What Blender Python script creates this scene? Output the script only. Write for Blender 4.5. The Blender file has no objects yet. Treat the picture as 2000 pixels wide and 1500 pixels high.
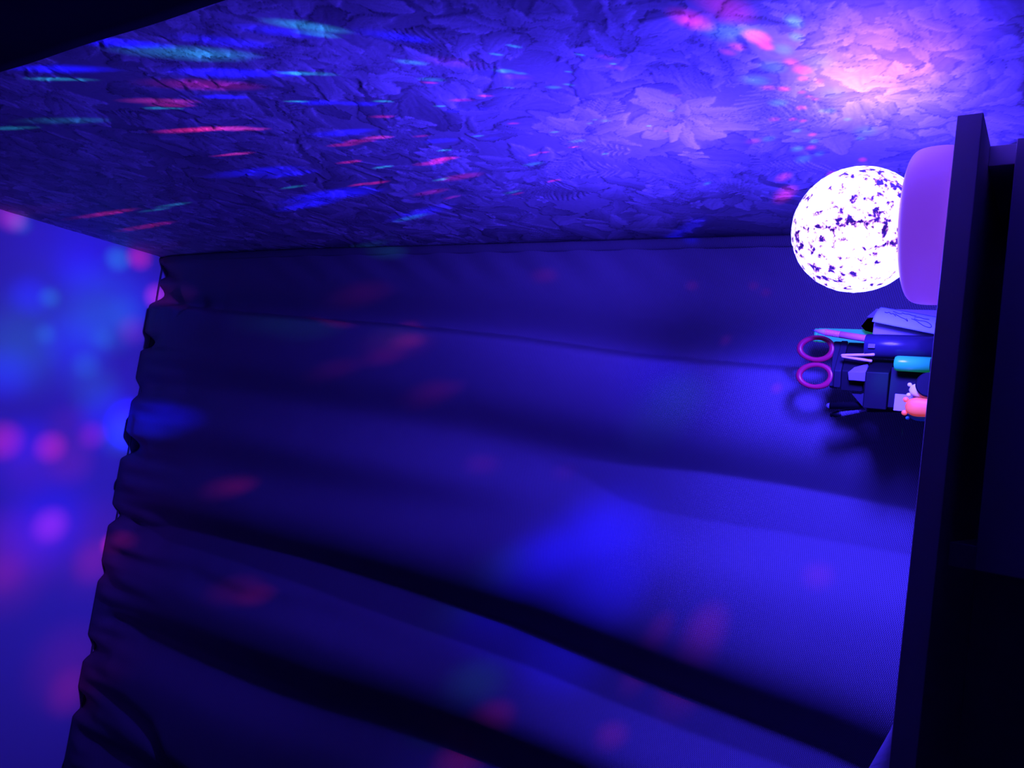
import bpy, bmesh, math, random
import numpy as np
from mathutils import Vector, Matrix
random.seed(7)
RNG = np.random.default_rng(11)
SC = bpy.context.scene
COL = SC.collection
PI = math.pi

# ------------------------------------------------------------------ camera
# The photograph was taken with the phone turned on its side: the picture's
# left is up in the room.
H = 0.666                                   # camera height above the floor
F = 1500.0                                  # focal length in px of the 2000x1500 frame
_xh = Vector((0.986, 0.146, 0.077)).normalized()
_yh = Vector((-0.149, 0.583, 0.799)); _yh = (_yh - _xh * _yh.dot(_xh)).normalized()
_zh = _xh.cross(_yh)                        # room up, in (right, down, forward) of the upright view
UR = Vector((_xh[0], _yh[0], _zh[0]))       # upright view's right, down, forward in room axes
UD = Vector((_xh[1], _yh[1], _zh[1]))
UF = Vector((_xh[2], _yh[2], _zh[2]))
if True:
    cd = bpy.data.cameras.new('camera'); cam = bpy.data.objects.new('camera', cd)
    COL.objects.link(cam); SC.camera = cam
    cd.sensor_width = 36.0; cd.lens = 27.0; cd.clip_start = 0.01; cd.clip_end = 50
    R = Matrix((UD, UR, -UF)).transposed()
    cam.matrix_world = Matrix.Translation((0, 0, H)) @ R.to_4x4()

# ------------------------------------------------------------------ room measures
WX = 0.3215         # papered wall (plane x)
CY = 0.935          # curtain (plane y)
BY = 0.985          # wall behind the curtain
CZ = H + 1.805      # ceiling
DY = 0.572          # front edge of the desk top
DZ = H + 0.0836     # desk top surface
LAMP = Vector((0.2112, 0.640, H + 0.1564))    # centre of the glowing ball
BR = 0.0498

def ray(px, py):
    X, Y = 1500.0 - py, px
    return (UR * (X - 750) + UD * (Y - 1000) + UF * F)
def at_y(px, py, y):
    r = ray(px, py); t = y / r.y
    return Vector((r.x * t, y, r.z * t + H))
def at_x(px, py, x=WX):
    r = ray(px, py); t = x / r.x
    return Vector((x, r.y * t, r.z * t + H))
def at_z(px, py, z=CZ):
    r = ray(px, py); t = (z - H) / r.z
    return Vector((r.x * t, r.y * t, z))

# ------------------------------------------------------------------ world, exposure
w = bpy.data.worlds.new('world'); SC.world = w; w.use_nodes = True
w.node_tree.nodes['Background'].inputs[0].default_value = (0.01, 0.0, 0.10, 1)
w.node_tree.nodes['Background'].inputs[1].default_value = 0.02
vs = SC.view_settings
SC.display_settings.display_device = 'sRGB'
vs.view_transform = 'Standard'; vs.look = 'None'; vs.exposure = 0.0; vs.gamma = 1.0
vs.use_curve_mapping = False
SC.cycles.max_bounces = 8; SC.cycles.diffuse_bounces = 5; SC.cycles.transparent_max_bounces = 12
SC.cycles.sample_clamp_indirect = 3.0

# ------------------------------------------------------------------ the projector lamp's lights
# every entry: (photo x, photo y, surface, colour, radius in degrees, radiance on the surface)
BLU = (0.004, 0.003, 1.0); RED = (1.0, 0.02, 0.22); CYA = (0.02, 0.42, 0.75); PUR = (0.30, 0.03, 0.9)
MAG = (0.9, 0.05, 0.6); PNK = (1.0, 0.22, 0.8); LIL = (0.8, 0.45, 1.0); WBL = (.035, .022, 1.0)
CEIL_SPOTS = [
    (22, 425, MAG, 1.5, .55), (40, 437, CYA, 1.2, .20), (150, 480, BLU, 6.0, .45), (152, 535, BLU, 3.0, .5), (230, 506, CYA, 1.5, .45),
    (272, 503, RED, 1.5, .60), (58, 577, BLU, 2.2, .9), (97, 581, CYA, 1.2, .30), (110, 595, CYA, 6.0, .05),
    (270, 595, BLU, 4.5, .5), (210, 600, CYA, 5.0, .15), (245, 612, CYA, 2.2, .13), (192, 640, CYA, 3.5, .13), (200, 662, CYA, 1.5, .15),
    (150, 650, BLU, 4.0, .6), (142, 695, BLU, 4.0, .35), (90, 653, CYA, 1.2, .2), (55, 670, CYA, 5.5, .13), (20, 690, CYA, 4.0, .10),
    (258, 645, RED, 1.8, .12), (14, 730, BLU, 2.8, .8), (168, 713, CYA, 1.7, .2), (180, 745, CYA, 3.0, .1), (195, 780, CYA, 3.0, .07), (215, 817, BLU, 3.6, .8),
    (238, 850, CYA, 2.5, .15), (180, 851, RED, 1.6, .22), (99, 873, RED, 1.7, .5), (5, 861, RED, 2.0, .5), (40, 885, BLU, 3.8, .35), (55, 862, BLU, 2.5, .35),
    (138, 902, RED, 2.6, .10), (60, 905, RED, 3.5, .05), (135, 832, RED, 2.5, .05), (99, 1026, MAG, 1.9, .45), (98, 1015, BLU, 4.5, .5), (80, 1045, BLU, 4.5, .3),
    (182, 1098, RED, 2.3, .16), (190, 1070, RED, 5.0, .06), (5, 1095, RED, 5.0, .14), (10, 1120, RED, 2.0, .10), (135, 1350, RED, 2.2, .13),
    (135, 1300, RED, 4.0, .07), (308, 580, MAG, 1.6, .7), (70, 990, BLU, 6.0, .12), (240, 570, BLU, 6, .2), (185, 505, BLU, 4, .2)]
WALL_SPOTS = [
    (100, 135, BLU, 1.2, .6), (150, 133, BLU, 1.2, .5), (420, 142, BLU, 1.9, .7), (470, 140, BLU, 1.7, .7), (545, 142, BLU, 1.3, .5), (620, 200, BLU, 1.4, .9), (700, 202, BLU, 1.4, .9),
    (430, 188, BLU, 1.0, .9), (770, 70, BLU, 2.6, .6), (800, 75, BLU, 1.5, .4), (240, 82, BLU, 1.4, .7), (205, 85, BLU, 1.2, .4), (660, 260, BLU, 1.8, .7), (700, 255, BLU, 1.3, .5), (890, 216, BLU, 1.2, .9), (940, 212, BLU, 1.2, .7),
    (500, 335, BLU, 2.0, .5), (560, 340, BLU, 1.5, .5), (640, 380, BLU, 2.5, .7), (700, 378, BLU, 1.6, .5), (600, 400, BLU, 1.7, .5), (860, 275, BLU, 1.6, .7), (960, 270, BLU, 1.0, .5), (980, 145, BLU, 2.0, .6), (1100, 175, BLU, 2.0, .6),
    (1060, 205, BLU, 1.2, .8), (820, 415, BLU, 2.5, .3), (1350, 440, BLU, 4, .2), (1310, 465, BLU, 3, .2), (440, 80, BLU, 2.0, .4), (540, 60, BLU, 2.0, .4),
    (100, 154, CYA, .7, .28), (150, 155, CYA, .6, .15), (315, 211, CYA, .6, .35), (350, 105, CYA, 2.2, .18), (400, 100, CYA, 2.0, .15), (600, 50, CYA, 2.0, .3), (615, 65, CYA, 1.2, .2), (575, 142, CYA, .9, .5), (620, 143, CYA, 1., .2),
    (575, 197, CYA, .6, .55), (745, 197, CYA, .7, .55), (15, 250, CYA, .7, .22), (335, 400, CYA, .6, .14), (300, 410, CYA, .5, .12), (120, 235, CYA, 1.2, .08), (570, 365, CYA, .6, .25), (855, 206, CYA, .6, .4),
    (800, 120, CYA, 1.3, .2), (840, 154, CYA, 1.2, .2), (1000, 88, CYA, .9, .3), (965, 104, CYA, .8, .3), (985, 138, CYA, 1.3, .4), (1015, 143, CYA, 1.0, .3), (990, 170, CYA, .8, .2), (1080, 170, CYA, 1.2, .4), (1110, 165, CYA, .9, .4), (1195, 123, CYA, .8, .35),
    (1130, 105, CYA, .8, .35), (1110, 140, CYA, .7, .35), (930, 265, CYA, .7, .35), (865, 293, CYA, .7, .35), (745, 326, CYA, .7, .4), (860, 350, CYA, .8, .3), (1000, 375, CYA, 1.0, .2), (1080, 257, CYA, .8, .3),
    (1040, 320, CYA, 1.4, .25), (1265, 245, CYA, .8, .6), (1180, 235, CYA, 1.2, .2), (1160, 233, CYA, .8, .2), (1125, 275, CYA, 1.5, .2), (1180, 300, CYA, .8, .4), (1310, 215, CYA, 1.3, .3), (1150, 240, CYA, .8, .2), (1380, 358, CYA, 1.4, .2), (800, 425, CYA, 1.2, .1),
    (385, 252, RED, 1.0, .45), (440, 250, MAG, 1.0, .45), (480, 252, MAG, .9, .35), (350, 255, RED, 1.0, .3), (310, 197, MAG, 1.2, .3), (330, 205, RED, .8, .2), (400, 165, RED, 2.2, .14), (460, 300, MAG, .7, .4), (430, 303, RED, .5, .15), (735, 268, MAG, 1.0, .6), (700, 275, RED, 1.0, .3), (670, 282, RED, 1.0, .3), (680, 316, RED, .8, .35),
    (865, 310, RED, 1.2, .7), (840, 318, RED, 1.3, .35), (735, 357, RED, .8, .4), (700, 360, RED, .7, .3), (820, 265, RED, .8, .2), (745, 227, RED, .9, .35), (835, 160, RED, .7, .35), (945, 186, RED, .9, .4), (900, 195, RED, 1.2, .25), (1000, 240, RED, .8, .35), (1010, 150, PUR, 2, .2),
    (1120, 287, RED, .9, .5), (1060, 297, RED, .8, .35), (1040, 302, RED, .8, .3), (1080, 353, RED, .9, .45), (1010, 378, RED, .7, .2), (900, 345, RED, 2.0, .2), (215, 415, RED, .8, .13), (185, 420, RED, .8, .08), (285, 442, RED, .9, .12),
    (880, 385, RED, .8, .12), (840, 375, RED, 1.4, .12), (880, 120, PUR, 3, .12), (1300, 255, RED, 1.2, .25), (1320, 185, PUR, 2.0, .25), (1180, 110, PUR, 2.0, .2), (1200, 130, PUR, 2, .2)]
NEAR_SPOTS = [
    (1477, 70, RED, 2.6, 1.0), (1495, 88, RED, 1.8, .7), (1352, 38, RED, 2.6, .45), (1420, 15, RED, 4.0, .3), (1545, 120, RED, 2.2, .6), (1566, 135, RED, 2.8, 1.0), (1568, 152, RED, 1.8, .8),
    (1530, 172, RED, 2.0, .7), (1566, 180, RED, 1.6, .6), (1580, 188, RED, 1.5, .6), (1592, 193, RED, 1.6, .7), (1565, 210, RED, 2.0, .6), (1548, 232, RED, 1.5, .5), (1568, 235, RED, 1.5, .5), (1586, 262, RED, 1.6, .5), (1584, 288, RED, 1.7, .5), (1512, 232, RED, 1.8, .3), (1600, 158, RED, 1.8, .4),
    (1440, 90, MAG, 1.6, .4), (1420, 100, MAG, 1.5, .3), (1500, 170, MAG, 2.0, .4), (1470, 275, MAG, 2.0, .3), (1700, 125, PNK, 24, .34), (1690, 60, PNK, 10, .12), (1760, 160, PNK, 20, .12), (1640, 170, LIL, 16, .25), (1690, 180, LIL, 28, .46), (1600, 90, LIL, 20, .15), (1800, 100, PNK, 16, .12),
    (1550, 40, CYA, 2.0, .5), (1555, 70, CYA, 1.8, .4), (1530, 95, CYA, 2.5, .3), (1510, 130, CYA, 3.5, .35), (1520, 200, CYA, 3, .4), (1622, 215, CYA, 2.5, .5), (1605, 215, CYA, 1.8, .3), (1655, 232, CYA, 1.8, .45), (1555, 254, CYA, 1.6, .4), (1680, 270, CYA, 1.8, .4), (1590, 275, CYA, 1.7, .4),
    (1556, 290, CYA, 2.0, .4), (1570, 310, CYA, 2.4, .3), (1600, 300, CYA, 1.8, .3), (1500, 270, CYA, 2, .3), (1475, 155, CYA, 3.5, .3), (1455, 60, CYA, 3.5, .25), (1630, 180, CYA, 5, .3), (1690, 255, CYA, 5, .25), (1600, 120, CYA, 5, .2), (1400, 60, CYA, 3, .2),
    (1685, 312, RED, 1.4, .5), (1625, 340, RED, 1.6, .3), (1530, 345, MAG, 2, .3), (1535, 375, MAG, 2.5, .3), (1530, 385, RED, 2.0, .2)]
CURT_SPOTS = [
    (270, 826, BLU, 2.0, .3), (1180, 1075, BLU, 9, .35), (1100, 1095, BLU, 7, .25), (1210, 990, BLU, 6, .35), (1160, 1205, BLU, 5, .3), (1040, 1100, BLU, 4, .25),
    (760, 675, RED, 1.8, .07), (742, 680, RED, 3.5, .03), (635, 632, RED, 1.6, .05), (720, 705, RED, 2, .03), (640, 725, RED, 2, .02), (860, 768, RED, 2.2, .045), (830, 762, RED, 2, .03), (700, 575, RED, 2.5, .025), (1040, 542, RED, 2.2, .05), (1340, 562, RED, 2.0, .04), (1465, 562, RED, 2.0, .04), (1425, 658, RED, 1.8, .05),
    (970, 888, RED, 3, .03), (450, 950, RED, 2.0, .04), (480, 945, RED, 1.4, .02), (245, 1052, RED, 1.5, .03), (530, 1145, RED, 1.8, .035), (490, 1135, RED, 2.5, .02), (1600, 1105, RED, 4.5, .06), (1370, 1250, RED, 5, .08), (1280, 1245, RED, 3, .05), (940, 1430, RED, 3.5, .05), (1490, 575, RED, 2, .04),
    (1510, 772, RED, 2.2, .10), (1140, 890, RED, 2.5, .02), (1210, 1405, RED, 3, .04), (825, 632, RED, 1.3, .07), (720, 490, CYA, 1.2, .05),
    (560, 645, CYA, 1.8, .015), (480, 635, CYA, 1.5, .010), (740, 665, CYA, 2, .01), (1300, 800, CYA, 6, .05), (1745, 872, CYA, 4, .18), (945, 1312, CYA, 3.0, .02), (960, 1120, CYA, 3, .015), (1260, 740, BLU, 7, .2), (1500, 720, BLU, 9, .25)]

def gobo(name, spots, hit, normal, albedo, rs=1.0, gain=1.0):
    """spot lamp inside the ball throwing coloured dots, each in its own direction"""
    dirs = []
    for (px, py, c, rad, rdn) in spots:
        rad *= rs; rdn *= gain
        if name.endswith('curtain') and c is RED: rad *= .62; rdn *= .8
        if name.endswith('wall') and c in (RED, MAG): rdn *= .72
        p = hit(px, py); v = p - LAMP; d = v.length; v.normalize()
        cs = abs(v.dot(normal)); E = rdn * PI / albedo
        dirs.append((v, c, rad, E * d * d / max(cs, .05)))
    ax = Vector((0, 0, 0))
    for v, *_ in dirs: ax += v
    ax.normalize()
    half = max(math.acos(min(1, v.dot(ax))) + math.radians(r) for v, _, r, _ in dirs)
    ld = bpy.data.lights.new(name, 'SPOT'); lo = bpy.data.objects.new(name, ld); COL.objects.link(lo)
    lo.location = LAMP
    q = (-ax).to_track_quat('Z', 'Y'); lo.rotation_mode = 'QUATERNION'; lo.rotation_quaternion = q
    ld.spot_size = min(PI * .98, 2 * half + .1); ld.spot_blend = 0.05; ld.shadow_soft_size = 0.0
    ld.energy = 4 * PI               # so that node strength is radiant intensity
    ld.use_nodes = True; nt = ld.node_tree; N = nt.nodes; L = nt.links
    em = N['Emission']
    tc = N.new('ShaderNodeTexCoord')
    qi = q.inverted()
    acc = None
    for v, c, rad, I in dirs:
        lv = qi @ v
        dt = N.new('ShaderNodeVectorMath'); dt.operation = 'DOT_PRODUCT'
        L.new(tc.outputs['Normal'], dt.inputs[0]); dt.inputs[1].default_value = lv
        mr = N.new('ShaderNodeMapRange'); mr.interpolation_type = 'LINEAR'
        mr.inputs['From Min'].default_value = math.cos(math.radians(rad * 1.5)); mr.inputs['From Max'].default_value = 1.0
        L.new(dt.outputs['Value'], mr.inputs['Value'])
        sq = N.new('ShaderNodeMath'); sq.operation = 'POWER'; sq.inputs[1].default_value = 2.0
        L.new(mr.outputs['Result'], sq.inputs[0])
        ma = N.new('ShaderNodeVectorMath'); ma.operation = 'MULTIPLY_ADD'
        L.new(sq.outputs[0], ma.inputs[0]); ma.inputs[1].default_value = [k * I for k in c]
        if acc is None: ma.inputs[2].default_value = (0, 0, 0)
        else: L.new(acc, ma.inputs[2])
        acc = ma.outputs[0]
    L.new(acc, em.inputs['Color']); em.inputs['Strength'].default_value = 1.0
    return lo

gobo('projector_beam_ceiling', CEIL_SPOTS, at_z, Vector((0, 0, 1)), .75, .62, .42)
for k in range(3): gobo('projector_beam_wall', WALL_SPOTS[k::3], at_x, Vector((1, 0, 0)), .55, .42, 1.5)
gobo('projector_beam_near', NEAR_SPOTS, at_x, Vector((1, 0, 0)), .55, .9, 1.1)
gobo('projector_beam_curtain', CURT_SPOTS, lambda a, b: at_y(a, b, CY), Vector((0, 1, 0)), .15, .8, .55)

# the lamp's broad light: a blue-violet diode aimed straight up and a softer all-round one
def lamp_light(name, kind, loc, color, energy, size, spot=None, blend=1.0, rot=(PI, 0, 0)):
    ld = bpy.data.lights.new(name, kind); lo = bpy.data.objects.new(name, ld); COL.objects.link(lo)
    lo.location = loc; ld.color = color; ld.energy = energy; ld.shadow_soft_size = size
    if kind == 'SPOT':
        ld.spot_size = math.radians(spot); ld.spot_blend = blend; lo.rotation_euler = rot
    return lo
lamp_light('blue_diode_up', 'SPOT', LAMP, (.052, .026, 1.0), 40, .025, 100, 1.0)
_q = (-(at_y(1560, 1060, CY) - LAMP)).to_track_quat('Z', 'Y')
lamp_light('blue_diode_side', 'SPOT', LAMP, (.040, .026, 1.0), 33, .028, 84, 1.0, _q.to_euler())
_q = (-(at_y(850, 900, CY) - LAMP)).to_track_quat('Z', 'Y')
lamp_light('blue_diode_high', 'SPOT', LAMP, (.040, .020, 1.0), 22, .028, 50, 1.0, _q.to_euler())
lamp_light('blue_diode_around', 'POINT', LAMP, (.034, .012, 1.0), 5.0, .03)

# ------------------------------------------------------------------ materials
def mat(name, col, rough=.5, spec=.4, var=.06, scale=40, bump=0.0, metallic=0, trans=0, emis=None, sheen=0, coat=0):
    m = bpy.data.materials.new(name); m.use_nodes = True; nt = m.node_tree; N = nt.nodes; L = nt.links
    b = N['Principled BSDF']
    tc = N.new('ShaderNodeTexCoord'); no = N.new('ShaderNodeTexNoise'); no.inputs['Scale'].default_value = scale
    no.inputs['Detail'].default_value = 4
    L.new(tc.outputs['Object'], no.inputs['Vector'])
    mx = N.new('ShaderNodeMix'); mx.data_type = 'RGBA'
    mx.inputs[6].default_value = (*[c * (1 - var) for c in col], 1); mx.inputs[7].default_value = (*[min(1, c * (1 + var)) for c in col], 1)
    L.new(no.outputs['Fac'], mx.inputs[0]); L.new(mx.outputs[2], b.inputs['Base Color'])
    b.inputs['Roughness'].default_value = rough; b.inputs['Specular IOR Level'].default_value = spec
    b.inputs['Metallic'].default_value = metallic
    if trans: b.inputs['Transmission Weight'].default_value = trans
    if sheen: b.inputs['Sheen Weight'].default_value = sheen
    if coat: b.inputs['Coat Weight'].default_value = coat
    if bump:
        bp = N.new('ShaderNodeBump'); bp.inputs['Strength'].default_value = bump; bp.inputs['Distance'].default_value = .001
        L.new(no.outputs['Fac'], bp.inputs['Height']); L.new(bp.outputs[0], b.inputs['Normal'])
    return m

M = {}
M['ceiling'] = mat('ceiling_paint', (.75, .75, .77), .9, .1, .02, 3)
M['plain'] = mat('plain_wall_paint', (.35, .35, .38), .9, .1, .03, 3)
M['floor'] = mat('floor_laminate', (.22, .2, .18), .6, .3, .2, 8)
M['desk'] = mat('desk_laminate', (.62, .60, .62), .55, .3, .03, 25)
M['dark_fabric'] = mat('dark_drape_fabric', (.012, .012, .02), .95, .05, .2, 60)
M['lamp_plastic'] = mat('white_lamp_plastic', (.45, .42, .45), .35, .4, .02, 30)
M['cable'] = mat('dark_cable_rubber', (.10, .10, .12), .5, .4, .1, 50)
M['black'] = mat('black_plastic', (.004, .004, .005), .6, .15, .2, 90)
M['charcoal'] = mat('charcoal_plastic', (.013, .011, .016), .55, .2, .12, 90)
M['navy'] = mat('glossy_navy_plastic', (.03, .028, .05), .2, .6, .08, 60)
M['clear'] = mat('clear_plastic', (.20, .18, .24), .10, .9, .05, 60)
M['paper'] = mat('white_note_paper', (.45, .70, .88), .8, .2, .03, 60)
M['paper_dim'] = mat('folded_note_paper', (.45, .45, .5), .8, .2, .05, 60)
M['ink'] = mat('dark_ink', (.03, .02, .06), .7, .2, .1, 60)
M['wood'] = mat('pale_matchwood', (.90, .62, .40), .7, .2, .12, 120)
M['sheet'] = mat('smooth_pale_cover', (.75, .75, .8), .5, .3, .03, 30)

def emit_tint(m, col, s):
    """even glow added to a plastic"""
    b = m.node_tree.nodes['Principled BSDF']
    b.inputs['Emission Color'].default_value = (*col, 1); b.inputs['Emission Strength'].default_value = s
    return m
emit_tint(M['lamp_plastic'], (.15, .03, .60), 1.0)   # the base glows through from the diodes inside
M['red'] = mat('red_handle_plastic', (.50, .014, .05), .3, .5, .06, 80)
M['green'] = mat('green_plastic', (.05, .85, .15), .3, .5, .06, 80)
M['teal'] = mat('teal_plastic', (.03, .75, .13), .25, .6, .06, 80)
M['pink'] = mat('pink_barrel_plastic', (1.0, .28, .32), .35, .5, .05, 80)
M['lilac'] = mat('pale_lilac_tip', (.75, .45, .80), .4, .5, .05, 80)
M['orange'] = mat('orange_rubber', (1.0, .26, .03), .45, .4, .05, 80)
M['cream'] = mat('cream_rubber', (.9, .95, .38), .5, .4, .05, 80)
# own glow added to brighten highlighter, marker and orange bear, as if fluorescent
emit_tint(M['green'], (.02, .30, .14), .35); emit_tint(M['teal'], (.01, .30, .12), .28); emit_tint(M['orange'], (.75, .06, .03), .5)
M['dark_teal'] = mat('dark_teal_rubber', (.04, .45, .35), .5, .4, .05, 80)

# glowing crystal ball
def ball_material():
    m = bpy.data.materials.new('glowing_crystal_shell'); m.use_nodes = True; nt = m.node_tree; N = nt.nodes; L = nt.links
    N.clear(); out = N.new('ShaderNodeOutputMaterial')
    tc = N.new('ShaderNodeTexCoord')
    mp = N.new('ShaderNodeMapping'); mp.inputs['Scale'].default_value = (1, 1, 1)
    L.new(tc.outputs['Object'], mp.inputs[0])
    nz = N.new('ShaderNodeTexNoise'); nz.inputs['Scale'].default_value = 150; nz.inputs['Detail'].default_value = 3; nz.inputs['Roughness'].default_value = .6
    nz.inputs['Distortion'].default_value = .3
    L.new(mp.outputs[0], nz.inputs['Vector'])
    nz2 = N.new('ShaderNodeTexNoise'); nz2.inputs['Scale'].default_value = 22; nz2.inputs['Detail'].default_value = 1
    L.new(tc.outputs['Object'], nz2.inputs['Vector'])
    ad = N.new('ShaderNodeMath'); ad.operation = 'MULTIPLY_ADD'; ad.inputs[1].default_value = .35; 
    L.new(nz2.outputs['Fac'], ad.inputs[0]); L.new(nz.outputs['Fac'], ad.inputs[2])
    cr = N.new('ShaderNodeValToRGB'); e = cr.color_ramp.elements
    e[0].position = .525; e[0].color = (.03, .006, .22, 1)
    e[1].position = .60; e[1].color = (1.05, 1.02, 9.0, 1)
    k = e.new(.552); k.color = (.55, .12, .75, 1)
    k = e.new(.58); k.color = (1.0, .75, 1.2, 1)
    L.new(ad.outputs[0], cr.inputs[0])
    em = N.new('ShaderNodeEmission'); em.inputs['Strength'].default_value = 1.0; L.new(cr.outputs[0], em.inputs['Color'])
    tr = N.new('ShaderNodeBsdfTransparent')
    geo = N.new('ShaderNodeNewGeometry')
    trf = N.new('ShaderNodeBsdfTransparent')
    add = N.new('ShaderNodeAddShader')
    L.new(em.outputs[0], add.inputs[0]); L.new(trf.outputs[0], add.inputs[1])
    mx = N.new('ShaderNodeMixShader'); L.new(geo.outputs['Backfacing'], mx.inputs[0])
    L.new(add.outputs[0], mx.inputs[1]); L.new(tr.outputs[0], mx.inputs[2])
    L.new(mx.outputs[0], out.inputs['Surface'])
    return m
M['ball'] = ball_material()

def wallpaper_material():
    m = bpy.data.materials.new('embossed_floral_wallpaper'); m.use_nodes = True; nt = m.node_tree; N = nt.nodes; L = nt.links
    b = N['Principled BSDF']
    at = N.new('ShaderNodeAttribute'); at.attribute_name = 'tint'
    tc = N.new('ShaderNodeTexCoord')
    no = N.new('ShaderNodeTexNoise'); no.inputs['Scale'].default_value = 70; no.inputs['Detail'].default_value = 5
    no.inputs['Distortion'].default_value = 2.5
    L.new(tc.outputs['Object'], no.inputs['Vector'])
    mr = N.new('ShaderNodeMapRange'); mr.inputs['To Min'].default_value = .8; mr.inputs['To Max'].default_value = 1.2
    L.new(no.outputs['Fac'], mr.inputs['Value'])
    vm = N.new('ShaderNodeVectorMath'); vm.operation = 'SCALE'
    L.new(at.outputs['Color'], vm.inputs[0]); L.new(mr.outputs[0], vm.inputs['Scale'])
    L.new(vm.outputs[0], b.inputs['Base Color'])
    b.inputs['Roughness'].default_value = .55; b.inputs['Specular IOR Level'].default_value = .25
    bp = N.new('ShaderNodeBump'); bp.inputs['Strength'].default_value = .25; bp.inputs['Distance'].default_value = .0012
    L.new(no.outputs['Fac'], bp.inputs['Height']); L.new(bp.outputs[0], b.inputs['Normal'])
    return m
M['wallpaper'] = wallpaper_material()

def weave_material(name, col, pitch=.0024):
    m = bpy.data.materials.new(name); m.use_nodes = True; nt = m.node_tree; N = nt.nodes; L = nt.links
    b = N['Principled BSDF']
    uv = N.new('ShaderNodeUVMap'); uv.uv_map = 'UVMap'
    sep = N.new('ShaderNodeSeparateXYZ'); L.new(uv.outputs[0], sep.inputs[0])
    k = 2 * PI / pitch
    def sn(src_a, ca, src_b, cb):
        a = N.new('ShaderNodeMath'); a.operation = 'MULTIPLY'; a.inputs[1].default_value = ca; L.new(src_a, a.inputs[0])
        c = N.new('ShaderNodeMath'); c.operation = 'MULTIPLY_ADD'; c.inputs[1].default_value = cb; L.new(src_b, c.inputs[0]); L.new(a.outputs[0], c.inputs[2])
        s = N.new('ShaderNodeMath'); s.operation = 'SINE'; L.new(c.outputs[0], s.inputs[0]); return s.outputs[0]
    s1 = sn(sep.outputs[0], k, sep.outputs[1], k * .35)
    s2 = sn(sep.outputs[0], -k * .35, sep.outputs[1], k)
    ml = N.new('ShaderNodeMath'); ml.operation = 'MULTIPLY'; L.new(s1, ml.inputs[0]); L.new(s2, ml.inputs[1])
    ad = N.new('ShaderNodeMath'); ad.operation = 'MULTIPLY_ADD'; ad.inputs[1].default_value = .5; L.new(s2, ad.inputs[0]); L.new(ml.outputs[0], ad.inputs[2])
    mr = N.new('ShaderNodeMapRange'); mr.inputs['From Min'].default_value = -1.5; mr.inputs['From Max'].default_value = 1.5
    mr.inputs['To Min'].default_value = .40; mr.inputs['To Max'].default_value = 1.60
    L.new(ad.outputs[0], mr.inputs['Value'])
    no = N.new('ShaderNodeTexNoise'); no.inputs['Scale'].default_value = 9; no.inputs['Detail'].default_value = 3; L.new(uv.outputs[0], no.inputs['Vector'])
    mr2 = N.new('ShaderNodeMapRange'); mr2.inputs['To Min'].default_value = .93; mr2.inputs['To Max'].default_value = 1.07; L.new(no.outputs['Fac'], mr2.inputs['Value'])
    mm = N.new('ShaderNodeMath'); mm.operation = 'MULTIPLY'; L.new(mr.outputs[0], mm.inputs[0]); L.new(mr2.outputs[0], mm.inputs[1])
    vm = N.new('ShaderNodeVectorMath'); vm.operation = 'SCALE'; vm.inputs[0].default_value = col; L.new(mm.outputs[0], vm.inputs['Scale'])
    L.new(vm.outputs[0], b.inputs['Base Color'])
    b.inputs['Roughness'].default_value = .85; b.inputs['Specular IOR Level'].default_value = .15
    bp = N.new('ShaderNodeBump'); bp.inputs['Strength'].default_value = .5; bp.inputs['Distance'].default_value = .0004
    L.new(ad.outputs[0], bp.inputs['Height']); L.new(bp.outputs[0], b.inputs['Normal'])
    return m
M['curtain'] = weave_material('woven_curtain_fabric', (.17, .15, .17))
M['hem'] = weave_material('curtain_hem_fabric', (.13, .12, .13))

# ------------------------------------------------------------------ helpers
def tag(o, label=None, cat=None, group=None, kind=None):
    if label: o['label'] = label
    if cat: o['category'] = cat
    if group: o['group'] = group
    if kind: o['kind'] = kind
    return o
def empty(name, loc):
    o = bpy.data.objects.new(name, None); COL.objects.link(o); o.location = loc; o.empty_display_size = .02
    return o
def put(name, bm_or_mesh, m, parent=None, smooth=True, bevel=0, segs=2):
    if isinstance(bm_or_mesh, bmesh.types.BMesh):
        me = bpy.data.meshes.new(name); bmesh.ops.recalc_face_normals(bm_or_mesh, faces=bm_or_mesh.faces[:])
        bm_or_mesh.to_mesh(me); bm_or_mesh.free()
    else: me = bm_or_mesh
    o = bpy.data.objects.new(name, me); COL.objects.link(o)
    me.materials.append(M[m])
    if smooth:
        for p in me.polygons: p.use_smooth = True
    if bevel:
        b = o.modifiers.new('bevel', 'BEVEL'); b.width = bevel; b.segments = segs; b.limit_method = 'ANGLE'; b.angle_limit = .6
        b.harden_normals = True
    if parent:
        o.parent = parent; o.location = -parent.location if False else (0, 0, 0)
        o.matrix_parent_inverse = Matrix.Translation(-Vector(parent.location)) if parent.type == 'EMPTY' else Matrix.Identity(4)
    return o
def recentre(o):
    """origin of a single-mesh thing to the middle of its base"""
    vs_ = np.array([v.co[:] for v in o.data.vertices]); c = Vector(((vs_[:, 0].min() + vs_[:, 0].max()) / 2, (vs_[:, 1].min() + vs_[:, 1].max()) / 2, vs_[:, 2].min()))
    o.data.transform(Matrix.Translation(-c)); o.location = c
    return o
def bx(bm, x0, x1, y0, y1, z0, z1, rz=0, tilt=None):
    r = bmesh.ops.create_cube(bm, size=1)
    c = Vector(((x0 + x1) / 2, (y0 + y1) / 2, (z0 + z1) / 2))
    mt = Matrix.Translation(c) @ (tilt or Matrix.Rotation(rz, 4, 'Z')) @ Matrix.Diagonal((abs(x1 - x0), abs(y1 - y0), abs(z1 - z0), 1))
    bmesh.ops.transform(bm, matrix=mt, verts=r['verts'])
    return r['verts']
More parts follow.
